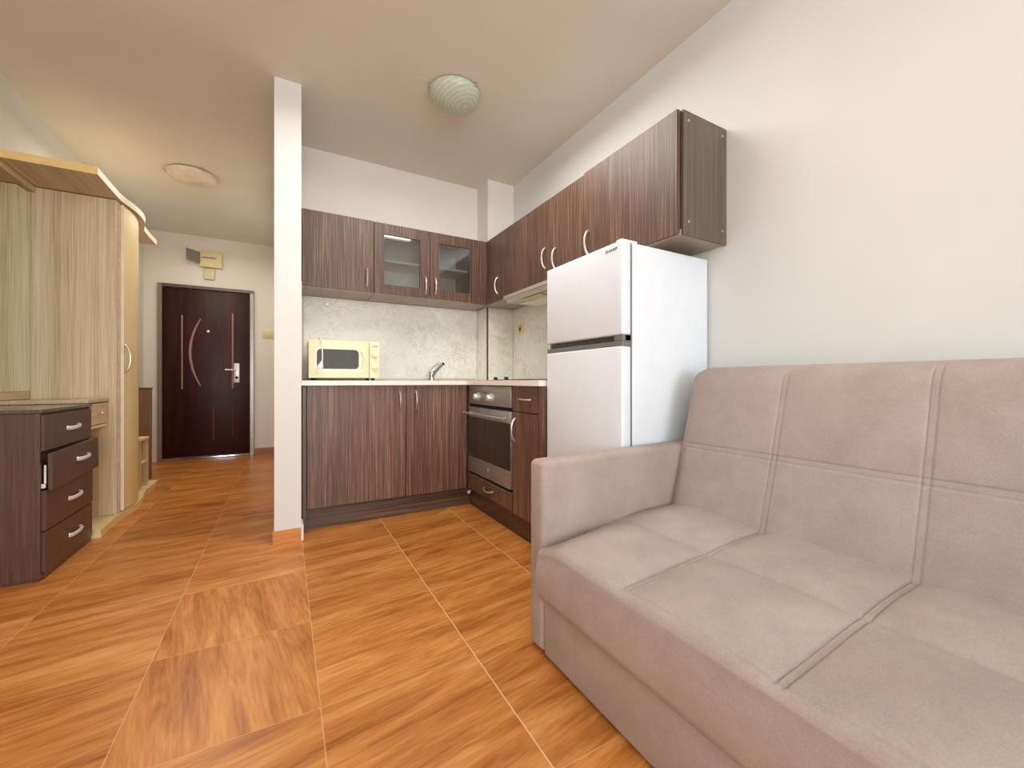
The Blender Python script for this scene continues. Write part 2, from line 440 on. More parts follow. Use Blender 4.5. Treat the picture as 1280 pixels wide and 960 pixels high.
# ------------------------------------------------------------------ wardrobe group on the left wall
wd = thing('wardrobe', (-1.15, 3.9, 0), 'tall pale oak wardrobe with a curved cream door and overhanging cornice', 'wardrobe')
XW = XL+.006
pl = [(XW, 3.27), (-.938, 3.27), (-.945, 3.55), (-.938, 3.70), (-.922, 3.82), (-.920, 3.93), (-.93, 4.05), (-.955, 4.2), (-.972, 4.35), (-.968, 4.52), (-.975, 4.69), (XW, 4.69)]
MB().prism(pl, 0.001, .048).build('plinth', M['cream'], wd)
MB().box(XW+.03, -.958, 3.60, 3.62, .05, 2.105).build('side_panel', M['oak'], wd)
MB().box(-.980, -.953, 3.626, 3.660, .05, 2.105, .002).build('front_post', M['oak_top'], wd)
MB().box(XW, XW+.016, 3.62, 4.3, .05, 2.105).build('back_panel', M['oak'], wd)
MB().box(XW+.02, -1.02, 4.26, 4.278, .05, 2.105).build('end_panel', M['oak'], wd)
ctrl = [(-.945, 3.668), (-.930, 3.75), (-.925, 3.83), (-.928, 3.91), (-.940, 3.99), (-.960, 4.06), (-.990, 4.13), (-1.03, 4.19), (-1.08, 4.235), (-1.14, 4.255)]
def dense(ps, m=5):
    out = []
    for i in range(len(ps)-1):
        p0 = ps[max(i-1, 0)]; p1 = ps[i]; p2 = ps[i+1]; p3 = ps[min(i+2, len(ps)-1)]
        for j in range(m):
            s = j/m
            out.append(tuple(.5*((2*p1[d])+(-p0[d]+p2[d])*s+(2*p0[d]-5*p1[d]+4*p2[d]-p3[d])*s*s+(-p0[d]+3*p1[d]-3*p2[d]+p3[d])*s**3) for d in range(len(p1))))
    out.append(tuple(ps[-1])); return out
dc = dense(ctrl)
inner = [(x-.018, y-.002) for x, y in dc]
door = MB().prism(dc+inner[::-1], .056, 2.10).build('curved_door', M['cream'], wd, smooth=True)
MB().box(-.964, -.937, 3.6615, 3.6665, .056, 2.10).build('white_edging', M['white_edge'], door)
def bow(mb, p, axis, out, L=.12, h=.026, r=.0055):
    """bow handle centred at p, along axis, arching towards out"""
    p = Vector(p); a = Vector(axis); o = Vector(out); pts = []; rs = []
    for i in range(15):
        s = i/7-1
        pts.append(p + a*(s*L/2) + o*(h*(1-s*s)**.6*1.0 + .001)); rs.append(r*(1.25 if abs(s) > .85 else 1.0))
    mb.tube(pts, rs, 8)
    return mb
bow(MB(), (-.944, 3.69, 1.073), (0, 0, 1), (1, -.25, 0), .185, .035, .006).build('handle', M['satin'], door, smooth=True)
# cornice board with a curved bulge that follows the door
co = [(XW, 3.215), (-.936, 3.215), (-.938, 3.45), (-.938, 3.58)] + dense([(-.930, 3.66), (-.912, 3.76), (-.902, 3.86), (-.904, 3.96), (-.918, 4.06), (-.945, 4.16), (-.965, 4.24)], 4) + [(-.972, 4.4), (-.972, 4.64), (XW, 4.64)]
cn = MB().prism(co, 2.11, 2.152).build('cornice', M['oak_flat'], wd)
MB().box(XW, -.935, 3.2125, 3.2155, 2.109, 2.154).build('edge_band', M['cream_edge'], cn)
# open low shelves beyond the curved door
sh = MB(); sh.box(XW+.02, -1.0, 4.30, 4.315, .05, .44); sh.box(XW+.02, -1.0, 4.50, 4.515, .05, .44); sh.box(XW+.004, XW+.02, 4.30, 4.515, .05, .44)
sh = sh.build('low_shelf_unit', M['oak_top'], wd)
MB().box(XW+.02, -.996, 4.296, 4.519, .44, .456).build('shelf_top', M['cream'], sh)
MB().box(XW+.02, -1.003, 4.315, 4.50, .245, .26).build('shelf', M['cream'], sh)

# dressing table, mirror
dt = thing('dressing_table', (-1.19, 3.43, 0), 'pale oak dressing table with small drawers between the dark chest and the wardrobe', 'dressing table')
MB().box(XW, -.99, 3.262, 3.598, .792, .812, .002).build('table_top', M['oak_top'], dt)
MB().box(XW, -1.015, 3.27, 3.286, .05, .79).build('side_panel', M['oak'], dt)
MB().box(XW, XW+.016, 3.286, 3.598, .3, .79).build('back_panel', M['oak'], dt)
d = MB().box(-1.3, -.998, 3.29, 3.585, .655, .786, .002).build('drawer', M['oak_top'], dt)
MB().lathe([(.006, 0), (.006, .012), (.012, .018), (.009, .026), (0, .028)], (-.998, 3.435, .722), 'X', 14).build('knob', M['satin'], d, smooth=True)
MB().box(XW+.02, -1.0, 3.288, 3.590, .634, .650).build('shelf', M['cream'], dt)
MB().box(XW+.02, -1.02, 3.288, 3.47, .50, .516).build('shelf', M['cream'], dt)
mr = thing('wall_mirror', (XL+.02, 3.2, .86), 'tall greenish mirror on the left wall over the dressing table', 'mirror')
MB().box(XW, XL+.036, 2.72, 3.596, .815, 2.106).build('backing_board', M['oak_top'], mr)
MB().box(XL+.0365, XL+.041, 2.73, 3.590, .862, 2.07).build('mirror_glass', M['mirror'], mr)
MB().box(XL+.0365, XL+.06, 2.72, 3.596, 2.072, 2.106).build('top_rail', M['oak_flat'], mr)

# ------------------------------------------------------------------ dark chest of drawers
ch = thing('chest_of_drawers', (-1.16, 2.97, 0), 'dark wenge chest of four drawers with its second drawer ajar', 'chest of drawers')
cx0, cx1, cy0, cy1 = XL+.045, -.978, 2.692, 3.250
mb = MB(); mb.box(cx0, cx1, cy0, cy0+.018, .012, .772, .002); mb.box(cx0, cx1, cy1-.018, cy1, .012, .772, .002)
mb.box(cx0, cx0+.01, cy0+.018, cy1-.018, .03, .77); mb.box(cx0+.01, cx1-.02, cy0+.018, cy1-.018, .03, .05)
mb.box(cx1-.03, cx1-.012, cy0+.018, cy1-.018, .03, .77)
mb.build('carcass', M['chest'], ch)
MB().box(cx0, cx1+.008, cy0-.004, cy1+.004, .773, .790, .002).build('top_board', M['chest_top'], ch)
MB().prism([(cx0, cy0+.004), (cx1-.006, cy0+.004), (cx1+.004, cy0+.03), (cx1+.004, cy1), (cx0, cy1)], 0, .028).build('base_board', M['chest'], ch)
zs = [(.596, .764), (.419, .590), (.226, .413), (.034, .220)]
for i, (a, b) in enumerate(zs):
    dx = (0, .028, .006, .004)[i]; dy = (0, .006, 0, 0)[i]
    rot = Matrix.Rotation(math.radians((.0, 1.6, 0, 0)[i]), 4, 'X')
    x0 = cx1-.010+dx
    d = MB().box(x0, x0+.018, cy0+.014+dy, cy1-.010+dy, a, b, .002, rot=rot).build('drawer', M['chest'], ch)
    hy = (3.0, 3.03, 3.0, 3.01)[i]; hz = (a+b)/2+(.0, .01, .0, .0)[i]
    path = [(x0+.018, hy-.068, hz+.002), (x0+.026, hy-.060, hz), (x0+.032, hy-.03, hz-.001), (x0+.034, hy+.02, hz+.001), (x0+.030, hy+.055, hz+.004), (x0+.018, hy+.068, hz+.006)]
    MB().tube(dense(path, 4), .0105, 8, flat=((1, 0, 0), .55)).build('handle', M['silver'], d, smooth=True)
    if i == 1:
        MB().box(cx1+.005, cx1+.012, cy0+.024, cy0+.027, .445, .53).build('drawer_box', M['white_plastic'], d)
        MB().box(cx1-.012, cx1+.012, cy0+.014, cy0+.022, .425, .444).build('slide_rail', M['white_plastic'], d)

# ------------------------------------------------------------------ kitchen base units
YF, XF = 2.81, 1.20      # door faces of the two runs
ZB, ZT = .125, .890
def vh(mb, x, y, z, out, L=.125): return bow(mb, (x, y, z), (0, 0, 1), out, L, .028, .0058)
bc = thing('sink_cabinet', (.64, 3.08, 0), 'wide dark wenge base cabinet with two doors under the sink', 'base cabinet')
mb = MB(); mb.box(.122, 1.19, YF+.02, 3.33, ZB, .14); mb.box(.122, .14, YF+.02, 3.33, .14, ZT); mb.box(1.17, 1.19, YF+.02, 3.33, .14, ZT); mb.box(.14, 1.17, 3.315, 3.33, .14, ZT)
mb.build('carcass', M['wenge_base'], bc)
MB().box(.098, .119, YF-.015, 3.33, .002, ZT, .001).build('side_panel', M['wenge_end'], bc)
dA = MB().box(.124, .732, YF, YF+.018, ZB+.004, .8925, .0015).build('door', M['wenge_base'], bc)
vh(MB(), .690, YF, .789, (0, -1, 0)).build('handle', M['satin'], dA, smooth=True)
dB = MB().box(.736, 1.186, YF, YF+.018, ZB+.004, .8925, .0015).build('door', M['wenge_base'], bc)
vh(MB(), .802, YF, .788, (0, -1, 0)).build('handle', M['satin'], dB, smooth=True)
t = thing('plinth_board', (.66, 2.84, 0), 'long dark plinth board along the floor under the sink cabinet', 'plinth')
MB().box(.121, 1.221, 2.828, 2.846, .001, ZB-.003, .001).build('board', M['wenge_hx'], t)
t2 = thing('plinth_board', (1.23, 2.3, 0), 'dark plinth board along the floor under the oven', 'plinth')
MB().box(1.221, 1.239, 1.848, 2.827, .001, ZB-.003, .001).build('board', M['wenge_h'], t2)
t = thing('plinth_clip', (1.2, 2.82, .06), 'small white plastic clip in the inner corner of the plinth boards', 'clip')
MB().tube([(1.222, 2.824, .10), (1.212, 2.815, .10), (1.196, 2.802, .098)], [.008, .011, .012], 10).build('clip_body', M['white_plastic'], t, smooth=True)

# oven housing + oven
oh = thing('oven_housing', (1.5, 2.49, 0), 'wenge housing around the oven with a drawer at the bottom', 'base cabinet')
mb = MB(); mb.box(XF+.02, 1.74, 2.146, 2.16, ZB, ZT); mb.box(XF+.02, 1.74, 2.812, 2.826, ZB, ZT); mb.box(XF+.02, 1.74, 2.16, 2.812, ZB, .14); mb.box(XF+.03, 1.74, 2.16, 2.812, .245, .255)
mb.build('carcass', M['wenge_base'], oh)
MB().box(XF-.004, XF+.018, YF-.004, 2.826, ZB, ZT).build('corner_post', M['wenge_base'], oh)
dw = MB().box(XF, XF+.018, 2.160, 2.796, .134, .236, .0015).build('drawer', M['wenge_base'], oh)
MB().box(XF-.001, XF+.018, 2.160, 2.796, .236, .241).build('drawer_edge', M['satin'], dw)
bow(MB(), (XF, 2.465, .196), (0, 1, 0), (-1, 0, -.45), .13, .026, .0058).build('handle', M['satin'], dw, smooth=True)
ov = thing('built_in_oven', (1.5, 2.49, .26), 'built-in stainless oven with two pale knobs and dark glass door', 'oven')
OY0, OY1 = 2.163, 2.800
MB().box(XF+.03, 1.72, OY0+.01, OY1+.008, .262, .885).build('housing', M['dark_gap'], ov)
cp = MB().box(XF-.004, XF+.03, OY0, OY1, .758, .888, .002).build('control_panel', M['steel'], ov, smooth=True)
for y in (2.625, 2.418):
    kn = MB().lathe([(.029, 0), (.029, -.006), (.022, -.008), (.020, -.034), (.017, -.038), (0, -.038)], (XF-.004, y, .812), 'X', 24).build('knob', M['knob_white'], ov, smooth=True)
    MB().box(XF-.044, XF-.041, y-.003, y+.003, .812, .830).build('pointer', M['steel'], kn)
for i in range(4):
    MB().lathe([(.003, 0), (.003, -.0012)], (XF-.004, 2.50+.014*i, .842), 'X', 8).build('marking', M['black'], cp)
mb = MB(); mb.box(XF+.012, XF+.03, OY0, OY1, .735, .758)
for i in range(24): mb.box(XF+.008, XF+.013, OY0+.02+i*.026, OY0+.034+i*.026, .742, .752)
mb.build('vent_slot', M['black'], ov)
od = MB(); od.box(XF-.006, XF+.028, OY0, OY1, .262, .734, .002); od = od.build('oven_door', M['steel'], ov, smooth=True)
MB().box(XF-.009, XF-.004, OY0, OY1, .376, .664, .001).build('door_glass', M['glass_dark'], od)
hb = MB(); hb.tube([(XF-.052, OY0+.012, .692), (XF-.052, OY1-.01, .692)], .0085, 12)
for y in (OY0+.06, OY1-.06): hb.tube([(XF-.004, y, .692), (XF-.05, y, .692)], .007, 10)
hb.build('door_handle', M['satin'], od, smooth=True)
em = MB(); em.lathe([(.011, 0), (.011, -.0015)], (XF-.006, 2.47, .325), 'X', 16).build('emblem', M['knob_white'], od)

# narrow drawer cabinet right of the oven
nc = thing('drawer_cabinet', (1.5, 1.98, 0), 'narrow wenge base cabinet with one drawer over a door between oven and fridge', 'base cabinet')
mb = MB(); mb.box(XF+.02, 1.74, 1.85, 2.143, ZB, .14); mb.box(XF+.02, 1.74, 1.85, 1.865, .14, ZT); mb.box(XF+.02, 1.74, 2.128, 2.143, .14, ZT)
mb.build('carcass', M['wenge_base'], nc)
MB().box(XF-.008, 1.74, 1.805, 1.846, .002, ZT, .002).build('end_panel', M['wenge_base'], nc)
dw = MB().box(XF, XF+.018, 1.868, 2.142, .742, .8925, .0015).build('drawer', M['wenge_base'], nc)
bow(MB(), (XF, 1.99, .815), (0, 1, 0), (-1, 0, 0), .12, .026, .0058).build('handle', M['satin'], dw, smooth=True)
dd = MB().box(XF, XF+.018, 1.868, 2.142, ZB+.004, .737, .0015).build('door', M['wenge_base'], nc)
vh(MB(), XF, 2.108, .633, (-1, 0, 0), .135).build('handle', M['satin'], dd, smooth=True)

# worktop: L-shape with a sink cut-out, one mesh
WZ0, WZ1 = .894, .9245
wt = MB()
SX0, SX1, SY0, SY1 = .62, 1.02, 2.88, 3.22
wt.box(.0895, SX0, 2.786, 3.356, WZ0, WZ1); wt.box(SX1, 1.168, 2.786, 3.356, WZ0, WZ1)
wt.box(SX0, SX1, 2.786, SY0, WZ0, WZ1); wt.box(SX0, SX1, SY1, 3.356, WZ0, WZ1)
wt.box(1.168, 1.517, 1.806, 3.356, WZ0, WZ1); wt.box(1.517, 1.768, 1.806, 3.144, WZ0, WZ1)
wt = tag(wt.build('worktop', M['worktop']), 'pale stone-look L-shaped worktop over the dark base cabinets', 'worktop')
st = MB().box(.125, 1.49, 3.333, 3.346, WZ1, WZ1+.018, .003).build('sealing_strip', M['hood'], wt, smooth=True)
MB().box(1.745, 1.758, 1.81, 3.12, WZ1, WZ1+.018, .003).build('sealing_strip', M['hood'], wt, smooth=True)
# sink
sk = thing('kitchen_sink', (.82, 3.05, .9), 'stainless inset sink in the worktop right of the microwave', 'sink')
mb = MB(); mb.box(SX0-.02, SX1+.02, SY0-.02, SY0+.006, WZ1+.0003, WZ1+.003); mb.box(SX0-.02, SX1+.02, SY1-.006, SY1+.06, WZ1+.0003, WZ1+.003)
mb.box(SX0-.02, SX0+.006, SY0+.006, SY1-.006, WZ1+.0003, WZ1+.003); mb.box(SX1-.006, SX1+.02, SY0+.006, SY1-.006, WZ1+.0003, WZ1+.003)
mb.build('rim', M['steel'], sk)
mb = MB(); z = .76
mb.box(SX0+.004, SX0+.006, SY0+.004, SY1-.004, z, WZ1); mb.box(SX1-.006, SX1-.004, SY0+.004, SY1-.004, z, WZ1)
mb.box(SX0+.006, SX1-.006, SY0+.004, SY0+.006, z, WZ1); mb.box(SX0+.006, SX1-.006, SY1-.006, SY1-.004, z, WZ1); mb.box(SX0+.006, SX1-.006, SY0+.006, SY1-.006, z, z+.002)
mb.build('basin', M['steel'], sk)
MB().lathe([(.03, 0), (.03, .003), (.02, .002), (0, .002)], (.82, 3.05, z+.002), 'Z', 20).build('drain', M['chrome'], sk, smooth=True)
# faucet
fc = thing('kitchen_faucet', (1.04, 3.25, WZ1), 'chrome mixer tap with raised lever behind the sink', 'tap')
fx, fy = 1.058, 3.252
MB().lathe([(.030, .003), (.030, .009), (.024, .012), (.022, .07), (.020, .078), (0, .08)], (fx, fy, WZ1), 'Z', 20).build('body', M['chrome'], fc, smooth=True)
MB().tube([(fx+.002, fy-.01, WZ1+.03), (fx+.02, fy-.05, WZ1+.075), (fx+.045, fy-.10, WZ1+.118), (fx+.055, fy-.13, WZ1+.135)], [.014, .013, .013, .014], 12).build('spout', M['chrome'], fc, smooth=True)
MB().tube([(fx, fy, WZ1+.078), (fx+.02, fy-.01, WZ1+.10), (fx+.07, fy-.02, WZ1+.152)], [.016, .011, .008], 10).build('lever', M['chrome'], fc, smooth=True)
# hob
hb = thing('hob', (1.47, 2.48, WZ1), 'built-in hob on the worktop corner with two black knobs', 'hob')
MB().box(1.25, 1.70, 2.21, 2.76, WZ1+.0003, WZ1+.004, .001).build('hob_plate', M['steel'], hb)
for (x, y, r) in ((1.42, 2.35, .07), (1.42, 2.62, .085), (1.60, 2.35, .085), (1.60, 2.62, .07)):
    MB().lathe([(r, .004), (r, .008), (r-.01, .0085), (0, .0085)], (x, y, WZ1), 'Z', 28).build('hot_plate', M['black'], hb, smooth=True)
for y in (2.655, 2.492):
    MB().lathe([(.016, .004), (.014, .022), (.012, .026), (0, .026)], (1.345, y, WZ1), 'Z', 16).build('knob', M['black'], hb, smooth=True)

# splashback
tag(MB().box(.125, 1.506, 3.347, 3.3565, WZ1+.0005, 1.545).build('splashback_panel', M['marble']), 'long marbled splashback panel behind the microwave and sink', 'splashback')
pb = MB(); pb.box(1.5085, 1.5175, 3.136, 3.346, WZ1+.0005, 1.545)
pb = tag(pb.build('splashback_panel', M['marble']), 'narrow marbled splashback on the side of the corner pillar', 'splashback')
pb2 = tag(MB().box(1.5185, 1.757, 3.135, 3.1445, WZ1+.0005, 1.545).build('splashback_panel', M['marble']), 'narrow marbled splashback on the front of the corner pillar', 'splashback')
MB().box(1.506, 1.518, 3.134, 3.1448, WZ1, 1.545).build('edge_strip', plain('dark_corner_strip', (92, 62, 52), .5), pb2)
tag(MB().box(1.759, 1.7685, 1.806, 3.134, WZ1+.0005, 1.545).build('splashback_panel', M['marble']), 'marbled splashback on the right wall behind the hob', 'splashback')
MBp = MB().box(.0885, .097, 2.87, 3.355, WZ1+.0005, 1.545)
tag(MBp.build('splashback_panel', M['marble']), 'marbled side panel against the white partition left of the microwave', 'splashback')
t = thing('wall_socket', (1.757, 2.99, 1.36), 'small yellow socket on the splashback under the cooker hood', 'socket')
MB().box(1.748, 1.7588, 2.955, 3.025, 1.318, 1.40, .003).build('socket_plate', M['yellow'], t, smooth=True)
MB().lathe([(.022, 0), (.022, -.004), (.016, -.004), (.016, .0)], (1.748, 2.99, 1.36), 'X', 18).build('socket_ring', M['pale_beige_plastic'], t, smooth=True)
for i, (x, z, lb) in enumerate(((.282, 1.493, 'round white wall hook left of the other, under the solid-door wall cabinet'), (.556, 1.510, 'round white wall hook right of the other, under the glazed wall cabinet'))):
    t = thing('wall_hook', (x, 3.345, z), lb, 'hook', 'hooks on the splashback')
    MB().lathe([(.016, 0), (.016, -.006), (.011, -.012), (0, -.012)], (x, 3.3465, z), 'Y', 16).build('disc', M['silver'], t, smooth=True)
    MB().tube([(x, 3.338, z-.004), (x, 3.328, z-.012), (x, 3.322, z-.004)], .0035, 8).build('hook_arm', M['silver'], t, smooth=True)

# ------------------------------------------------------------------ microwave
mw = thing('microwave_oven', (.36, 3.12, WZ1), 'cream microwave with dark window and two round dials on the worktop', 'microwave')
mx0, mx1, my0, my1, mz0, mz1 = .139, .588, 2.962, 3.26, .942, 1.194
MB().box(mx0+.003, mx1-.003, my0+.012, my1, mz0, mz1, .006).build('casing', M['mw'], mw, smooth=True)
for x in (mx0+.04, mx1-.04):
    for y in (my0+.04, my1-.04): MB().lathe([(.014, 0), (.012, .018)], (x, y, WZ1+.0003), 'Z', 12).build('foot', M['black'], mw)
def rrect(x0, x1, z0, z1, r, bulge=0.0, m=6):
    pts = []
    for cx, cz, a0 in ((x1-r, z1-r, 0), (x0+r, z1-r, 90), (x0+r, z0+r, 180), (x1-r, z0+r, 270)):
        for i in range(m+1):
            a = math.radians(a0+90*i/m); pts.append((cx+r*math.cos(a), cz+r*math.sin(a)))
    return pts
def plate(pts, y0, y1):
    mb = MB(); bm = mb.bm
    lo = [bm.verts.new((p[0], y0, p[1])) for p in pts]; hi = [bm.verts.new((p[0], y1, p[1])) for p in pts]
    n = len(pts); fs = [bm.faces.new(lo), bm.faces.new(hi[::-1])]
    for i in range(n): fs.append(bm.faces.new((lo[i], hi[i], hi[(i+1) % n], lo[(i+1) % n])))
    bmesh.ops.recalc_face_normals(bm, faces=fs); return mb
dm = MB().box(mx0, .515, my0-.006, my0+.013, mz0, mz1, .005).build('door', M['mw'], mw, smooth=True)
plate(rrect(.178, .489, .983, 1.150, .035), my0-.009, my0).build('window_surround', M['mw_light'], dm, smooth=True)
plate(rrect(.187, .447, 1.003, 1.133, .026), my0-.0115, my0-.004).build('window', M['mw_glass'], dm, smooth=True)
MB().tube(dense([(.462, my0-.010, 1.006), (.474, my0-.022, 1.03), (.479, my0-.028, 1.068), (.474, my0-.022, 1.106), (.462, my0-.010, 1.130)], 4), .0075, 8).build('handle', M['mw_light'], dm, smooth=True)
cpn = MB().box(.519, mx1, my0-.004, my0+.013, mz0, mz1, .004).build('control_panel', M['mw'], mw, smooth=True)
for z in (1.106, 1.024):
    kn = MB().lathe([(.024, 0), (.023, -.004), (.018, -.006), (.017, -.018), (0, -.019)], (.552, my0-.004, z), 'Y', 24).build('dial', M['mw_light'], mw, smooth=True)
    MB().box(.549, .555, my0-.026, my0-.020, z-.015, z+.015, .002).build('dial_grip', M['mw'], kn)
    MB().lathe([(.0275, -.0004), (.0275, -.0012)], (.552, my0-.004, z), 'Y', 24).build('dial_ring', M['beige_plastic'], kn)
mb = MB()
for i in range(6): mb.box(.538+i*.0065, .5425+i*.0065, my0-.0048, my0-.0035, 1.158, 1.165)
mb.build('badge', M['logo_grey'], cpn)
MB().box(.545, .570, my0-.0048, my0-.0035, .984, .986).build('marking', M['logo_grey'], cpn)
cord = MB().tube(dense([(.205, 3.20, 1.200), (.205, 3.05, 1.202), (.209, 2.962, 1.200), (.214, 2.946, 1.17), (.219, 2.944, 1.12), (.220, 2.944, 1.07), (.217, 2.944, 1.045)], 6), .0042, 8).build('power_cord', M['white_plastic'], mw, smooth=True)
MB().tube(dense([(.217, 2.944, 1.052), (.213, 2.942, 1.035), (.207, 2.938, 1.015), (.203, 2.936, .998)], 4), [.006, .007, .008, .010, .012, .014, .016, .018, .019, .019, .018, .018, .015], 12).build('plug', M['white_plastic'], cord, smooth=True)

# ------------------------------------------------------------------ wall cabinets
UZ0, UZ1 = 1.555, 2.064; YU, XU = 3.03, 1.45
def shell_left(x0, x1, parent, inner=M['wenge']):
    mb = MB(); T = .016
    mb.box(x0, x1, YU+.019, 3.35, UZ1-T, UZ1); mb.box(x0, x0+T, YU+.019, 3.35, UZ0+T, UZ1-T); mb.box(x1-T, x1, YU+.019, 3.35, UZ0+T, UZ1-T)
    mb.build('carcass', inner, parent)
    MB().box(x0+T, x1-T, 3.338, 3.35, UZ0+T, UZ1-T).build('back_board', M['cab_white'], parent)
    MB().box(x0, x1, YU+.004, 3.35, UZ0-.008, UZ0+T).build('bottom_board', M['wenge_under'], parent)
w1 = thing('wall_cabinet', (.33, 3.2, UZ0), 'wenge wall cabinet with one solid door above the microwave', 'wall cabinet')
shell_left(.100, .560, w1)
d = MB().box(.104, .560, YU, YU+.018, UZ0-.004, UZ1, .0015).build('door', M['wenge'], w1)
vh(MB(), .512, YU, 1.657, (0, -1, 0), .128).build('handle', M['satin'], d, smooth=True)
w2 = thing('wall_cabinet', (.94, 3.2, UZ0), 'wenge wall cabinet with two glazed doors above the sink', 'wall cabinet')
shell_left(.564, 1.318, w2)
MB().box(.58, 1.302, 3.08, 3.338, 1.80, 1.816).build('shelf', M['shelf_edge'], w2)
def glazed(x0, x1, px0, px1, hx):
    mb = MB(); z0, z1 = UZ0-.004, UZ1-.002; q0, q1 = 1.622, 1.984
    mb.box(x0, px0, YU, YU+.018, z0, z1); mb.box(px1, x1, YU, YU+.018, z0, z1)
    mb.box(px0, px1, YU, YU+.018, z0, q0); mb.box(px0, px1, YU, YU+.018, q1, z1)
    d = mb.build('door', M['wenge'], w2)
    MB().box(px0, px1, YU+.008, YU+.011, q0, q1).build('pane', M['glass'], d)
    vh(MB(), hx, YU, 1.648, (0, -1, 0), .13).build('handle', M['satin'], d, smooth=True)
glazed(.564, .970, .634, .897, .937)
glazed(.974, 1.316, 1.047, 1.303, 1.014)
w3 = thing('wall_cabinet', (1.6, 2.95, UZ0), 'wenge corner wall cabinet with a narrow door beside the cooker hood', 'wall cabinet')
def shell_right(y0, y1, parent, z0=UZ0, z1=UZ1, bottom=True):
    mb = MB(); T = .016
    mb.box(XU+.019, 1.76, y0, y1, z1-T, z1); mb.box(XU+.019, 1.76, y0, y0+T, z0+T, z1-T); mb.box(XU+.019, 1.76, y1-T, y1, z0+T, z1-T); mb.box(1.75, 1.76, y0+T, y1-T, z0+T, z1-T)
    mb.build('carcass', M['wenge'], parent)
    MB().box(XU+.004, 1.76, y0, y1, z0-.008, z0+T).build('bottom_board', M['wenge_under'], parent)
shell_right(2.74, 3.12, w3)
MB().box(1.320, XU+.0185, YU, YU+.018, UZ0-.008, UZ1-.002, .001).build('filler_panel', M['wenge'], w3)
MB().box(1.320, XU+.0185, YU+.019, 3.345, UZ0-.008, UZ0).build('corner_bottom_board', M['wenge_under'], w3)
MB().box(1.320, XU+.0185, YU+.019, 3.345, UZ1-.016, UZ1-.001).build('corner_top_board', M['wenge'], w3)
d = MB().box(XU, XU+.018, 2.738, YU-.001, UZ0-.008, UZ1-.002, .0015).build('door', M['wenge'], w3)
vh(MB(), XU, 2.822, 1.662, (-1, 0, 0), .128).build('handle', M['satin'], d, smooth=True)
w4 = thing('wall_cabinet', (1.6, 2.41, UZ0), 'wenge wall cabinet directly above the cooker hood', 'wall cabinet')
shell_right(2.092, 2.736, w4, UZ0+.03)
d = MB().box(XU, XU+.018, 2.092, 2.734, UZ0+.004, UZ1-.002, .0015).build('door', M['wenge'], w4)
vh(MB(), XU, 2.165, 1.70, (-1, 0, 0), .128).build('handle', M['satin'], d, smooth=True)
w5 = thing('wall_cabinet', (1.6, 1.93, UZ0), 'narrow wenge wall cabinet between the hood cabinet and the one over the fridge', 'wall cabinet')
shell_right(1.786, 2.088, w5)
d = MB().box(XU, XU+.018, 1.784, 2.088, UZ0-.004, UZ1-.002, .0015).build('door', M['wenge'], w5)
vh(MB(), XU, 2.050, 1.668, (-1, 0, 0), .128).build('handle', M['satin'], d, smooth=True)
w6 = thing('wall_cabinet', (1.6, 1.47, UZ0), 'wide wenge wall cabinet above the white fridge, nearest the sofa', 'wall cabinet')
shell_right(1.164, 1.780, w6, UZ0-.006, UZ1+.004)
d = MB().box(XU-.004, XU+.014, 1.164, 1.778, UZ0-.012, UZ1+.004, .0015).build('door', M['wenge'], w6)
vh(MB(), XU-.004, 1.738, 1.672, (-1, 0, 0), .128).build('handle', M['satin'], d, smooth=True)
ep = MB().box(XU+.022, 1.7675, 1.154, 1.1635, UZ0-.014, UZ1+.006, .001).build('end_panel', M['wenge_end'], w6)
for x in (1.505, 1.735):
    for z in (1.60, 2.03): MB().lathe([(.006, 0), (.005, -.003), (0, -.003)], (x, 1.154, z), 'Y', 12).build('screw_cap', M['satin'], ep, smooth=True)

# cooker hood
hd = thing('cooker_hood', (1.55, 2.41, 1.5), 'slim grey cooker hood under the wall cabinet above the hob', 'cooker hood')
hm = MB(); bm = hm.bm
prof = [(1.455, 1.585), (1.452, 1.556), (1.485, 1.515), (1.757, 1.512), (1.757, 1.585)]
L0 = [bm.verts.new((x, 2.10, z)) for x, z in prof]; L1 = [bm.verts.new((x, 2.728, z)) for x, z in prof]
fs = [bm.faces.new(L0), bm.faces.new(L1[::-1])]+[bm.faces.new((L0[i], L1[i], L1[(i+1) % 5], L0[(i+1) % 5])) for i in range(5)]
bmesh.ops.recalc_face_normals(bm, faces=fs)
hm.build('hood_body', M['hood'], hd)
MB().box(1.446, 1.455, 2.10, 2.728, 1.535, 1.560, .002).build('front_lip', M['hood_front'], hd)
MB().box(1.56, 1.74, 2.36, 2.68, 1.505, 1.512, .002).build('filter_panel', M['white_plastic'], hd)
MB().box(1.50, 1.57, 2.30, 2.54, 1.500, 1.511, .002).build('lamp_cover', plain('hood_lamp_cover', (206, 194, 140), .3), hd)
MB().box(1.50, 1.74, 2.12, 2.26, 1.504, 1.512, .002).build('motor_cover', M['hood'], hd)

